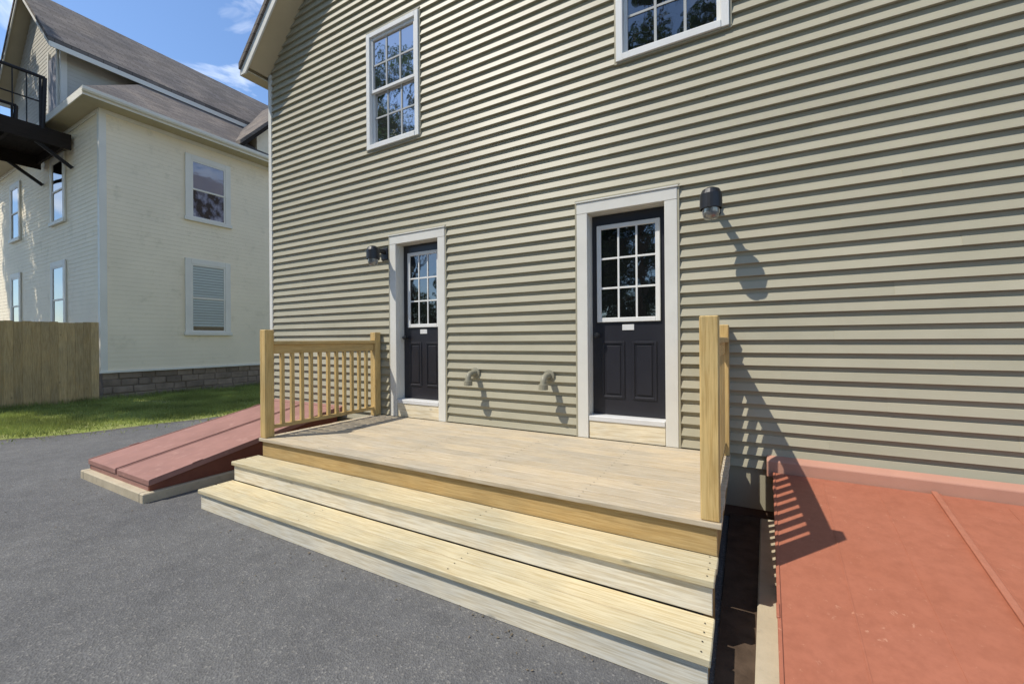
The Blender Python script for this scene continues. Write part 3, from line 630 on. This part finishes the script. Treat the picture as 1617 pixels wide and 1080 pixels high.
# ------------------------------------------------------------------ trees (beyond the frame: their shade and reflections are in it)
def tree_meshes(seed, H, rx, rz, zc, n):
    r = random.Random(seed); mb = MB(); pts = [(0, 0, 0)]; x = y = 0
    for k in range(1, 7): x += r.uniform(-.15, .15); y += r.uniform(-.15, .15); pts.append((x, y, H * .8 * k / 6))
    rad = [.26, .2, .17, .14, .11, .08, .03]
    for k in range(6): mb.bar(pts[k], pts[k + 1], rad[k], 8, rad[k + 1])
    cl = []
    for k in range(26):
        while True:
            p = Vector((r.uniform(-1, 1), r.uniform(-1, 1), r.uniform(-1, 1)))
            if .25 < p.length < 1: break
        c = Vector((p.x * rx, p.y * rx, zc + p.z * rz)); cl.append((c, r.uniform(.55, 1.05) * rx * .36))
        b = Vector(pts[min(5, 2 + int(3 * (p.z + 1) / 2))]); mid = b.lerp(c, .5) + Vector((0, 0, .25)); mb.bar(b, mid, .06, 5, .04); mb.bar(mid, c, .04, 5, .012)
    g = np.random.default_rng(seed); V = []
    for c, s in cl:
        k = n // len(cl); d = g.normal(0, 1, (k, 3)); d /= np.linalg.norm(d, axis=1)[:, None]; q = d * (g.uniform(.25, 1, (k, 1)) ** .5) * s; q[:, 2] *= .75; q += np.array(c)
        a = g.normal(0, 1, (k, 3)); a /= np.linalg.norm(a, axis=1)[:, None]; b = np.cross(a, g.normal(0, 1, (k, 3))); b /= np.linalg.norm(b, axis=1)[:, None]
        L_ = g.uniform(.09, .17, (k, 1)); V.append(np.stack([q - a * L_, q + b * L_ * .5, q + a * L_, q - b * L_ * .5], 1))
    V = np.concatenate(V); k = len(V); me = bpy.data.meshes.new('mesh'); me.vertices.add(4 * k); me.vertices.foreach_set('co', V.ravel()); me.loops.add(4 * k); me.loops.foreach_set('vertex_index', np.arange(4 * k)); me.polygons.add(k); me.polygons.foreach_set('loop_start', np.arange(0, 4 * k, 4)); me.update(calc_edges=True); me.validate()
    return mb.me(smooth=True), me
T = [tree_meshes(3, 11, 3.4, 3.6, 7.2, 9000), tree_meshes(8, 13, 3.8, 4.6, 8.4, 9000), tree_meshes(21, 17, 3.5, 5.0, 12, 14000), tree_meshes(33, 20, 4.2, 6.5, 14.5, 8500), tree_meshes(41, 7, 3.3, 3.2, 3.3, 8000)]
def tree(i, loc, rz, label, mat, group=None):
    t = thing('tree', label, 'tree', loc, group); a, b = T[i]
    if b.materials and b.materials[0] != M[mat]: b = b.copy(); b.materials.clear()
    link('trunk', a, 'bark', t, loc, (0, 0, rz)); link('crown', b, mat, t, loc, (0, 0, rz))
tree(2, (-19.6, -5.6, 0), .4, 'tall leafy tree whose shade dapples the cream house front', 'leaf')
tree(2, (-22.8, -5.0, 0), 2.1, 'second tall leafy tree shading the far end of cream house front', 'leaf2')
for k, (x, y, i) in enumerate(((-26.5, -19.5, 3), (-20.5, -18, 3), (-13.5, -18.5, 3), (-8, -18, 0), (-4, -14.6, 2), (1.5, -15.5, 2), (-34, -23, 3), (-7.2, -20.5, 1), (-2.6, -20, 1))):
    tree(i, (x, y, 0), k * 1.3, 'leafy tree across the lot, seen only reflected in the panes', 'leaf2' if k % 3 == 0 else 'leaf', 'trees across the lot')
for k, x in enumerate((-40, -34, -28.5, -23, -17.5, -12.5, -7.5, -2.5, 2.5, 8)):
    tree(4, (x, -24 + 1.5 * math.sin(k * 2.1), 0), k * .9, 'low bushy tree across the lot, seen only reflected in the panes', 'leaf2' if k % 2 else 'leaf', 'low trees across the lot')
# ------------------------------------------------------------------ small details
mb = MB()
for x in [PX0 + .04] + [-3.28, -2.48, -1.68, -.88] + [PX1 - .04]:
    for i in range(nb):
        for dy in (.03, bw - .03):
            y = PF + i * bw + dy
            if y < -.06: mb.lathe([(0, .0016), (.0042, .0016)], (x + rnd.uniform(-.004, .004), y, DZ + .0004), 6)
for zt, yf in ((.35, -1.745), (.175, -2.02)):
    for x in (TX0 + .035, -2.83, -1.48, TX1 - .035):
        for dy in (.035, .10, .165, .23): mb.lathe([(0, .002), (.0042, .002)], (x + rnd.uniform(-.004, .004), yf + dy, zt + .0004), 6)
sc_ = part('screws', mesh(mb.v, mb.f), 'iron', porch); sc_['kind'] = 'stuff'
g2 = np.random.default_rng(11); V = []; Fc = []
for k in range(240):
    t = g2.uniform()
    if t < .4: x, y = g2.uniform(-4.3, -.2), -2.0 - abs(g2.normal(0, .12))
    elif t < .6: x, y = g2.uniform(-6.5, -4.6), -2.25 - abs(g2.normal(0, .15))
    elif t < .75: x, y = g2.uniform(-9, -6.5), g2.uniform(-3, 3)
    else: x, y = g2.uniform(-8, -.5), g2.uniform(-3.2, -2.0)
    a = g2.uniform(0, 6.28); l = g2.uniform(.003, .010); w = l * g2.uniform(.4, .8); i = len(V)
    for u, v_ in ((-1, 0), (0, -1), (1, 0), (0, 1)): V.append((x + math.cos(a) * u * l - math.sin(a) * v_ * w, y + math.sin(a) * u * l + math.cos(a) * v_ * w, .003 + g2.uniform(0, .006)))
    Fc.append((i, i + 1, i + 2, i + 3))
struct('leaf_litter', mesh(V, Fc), 'litter', 'stuff')
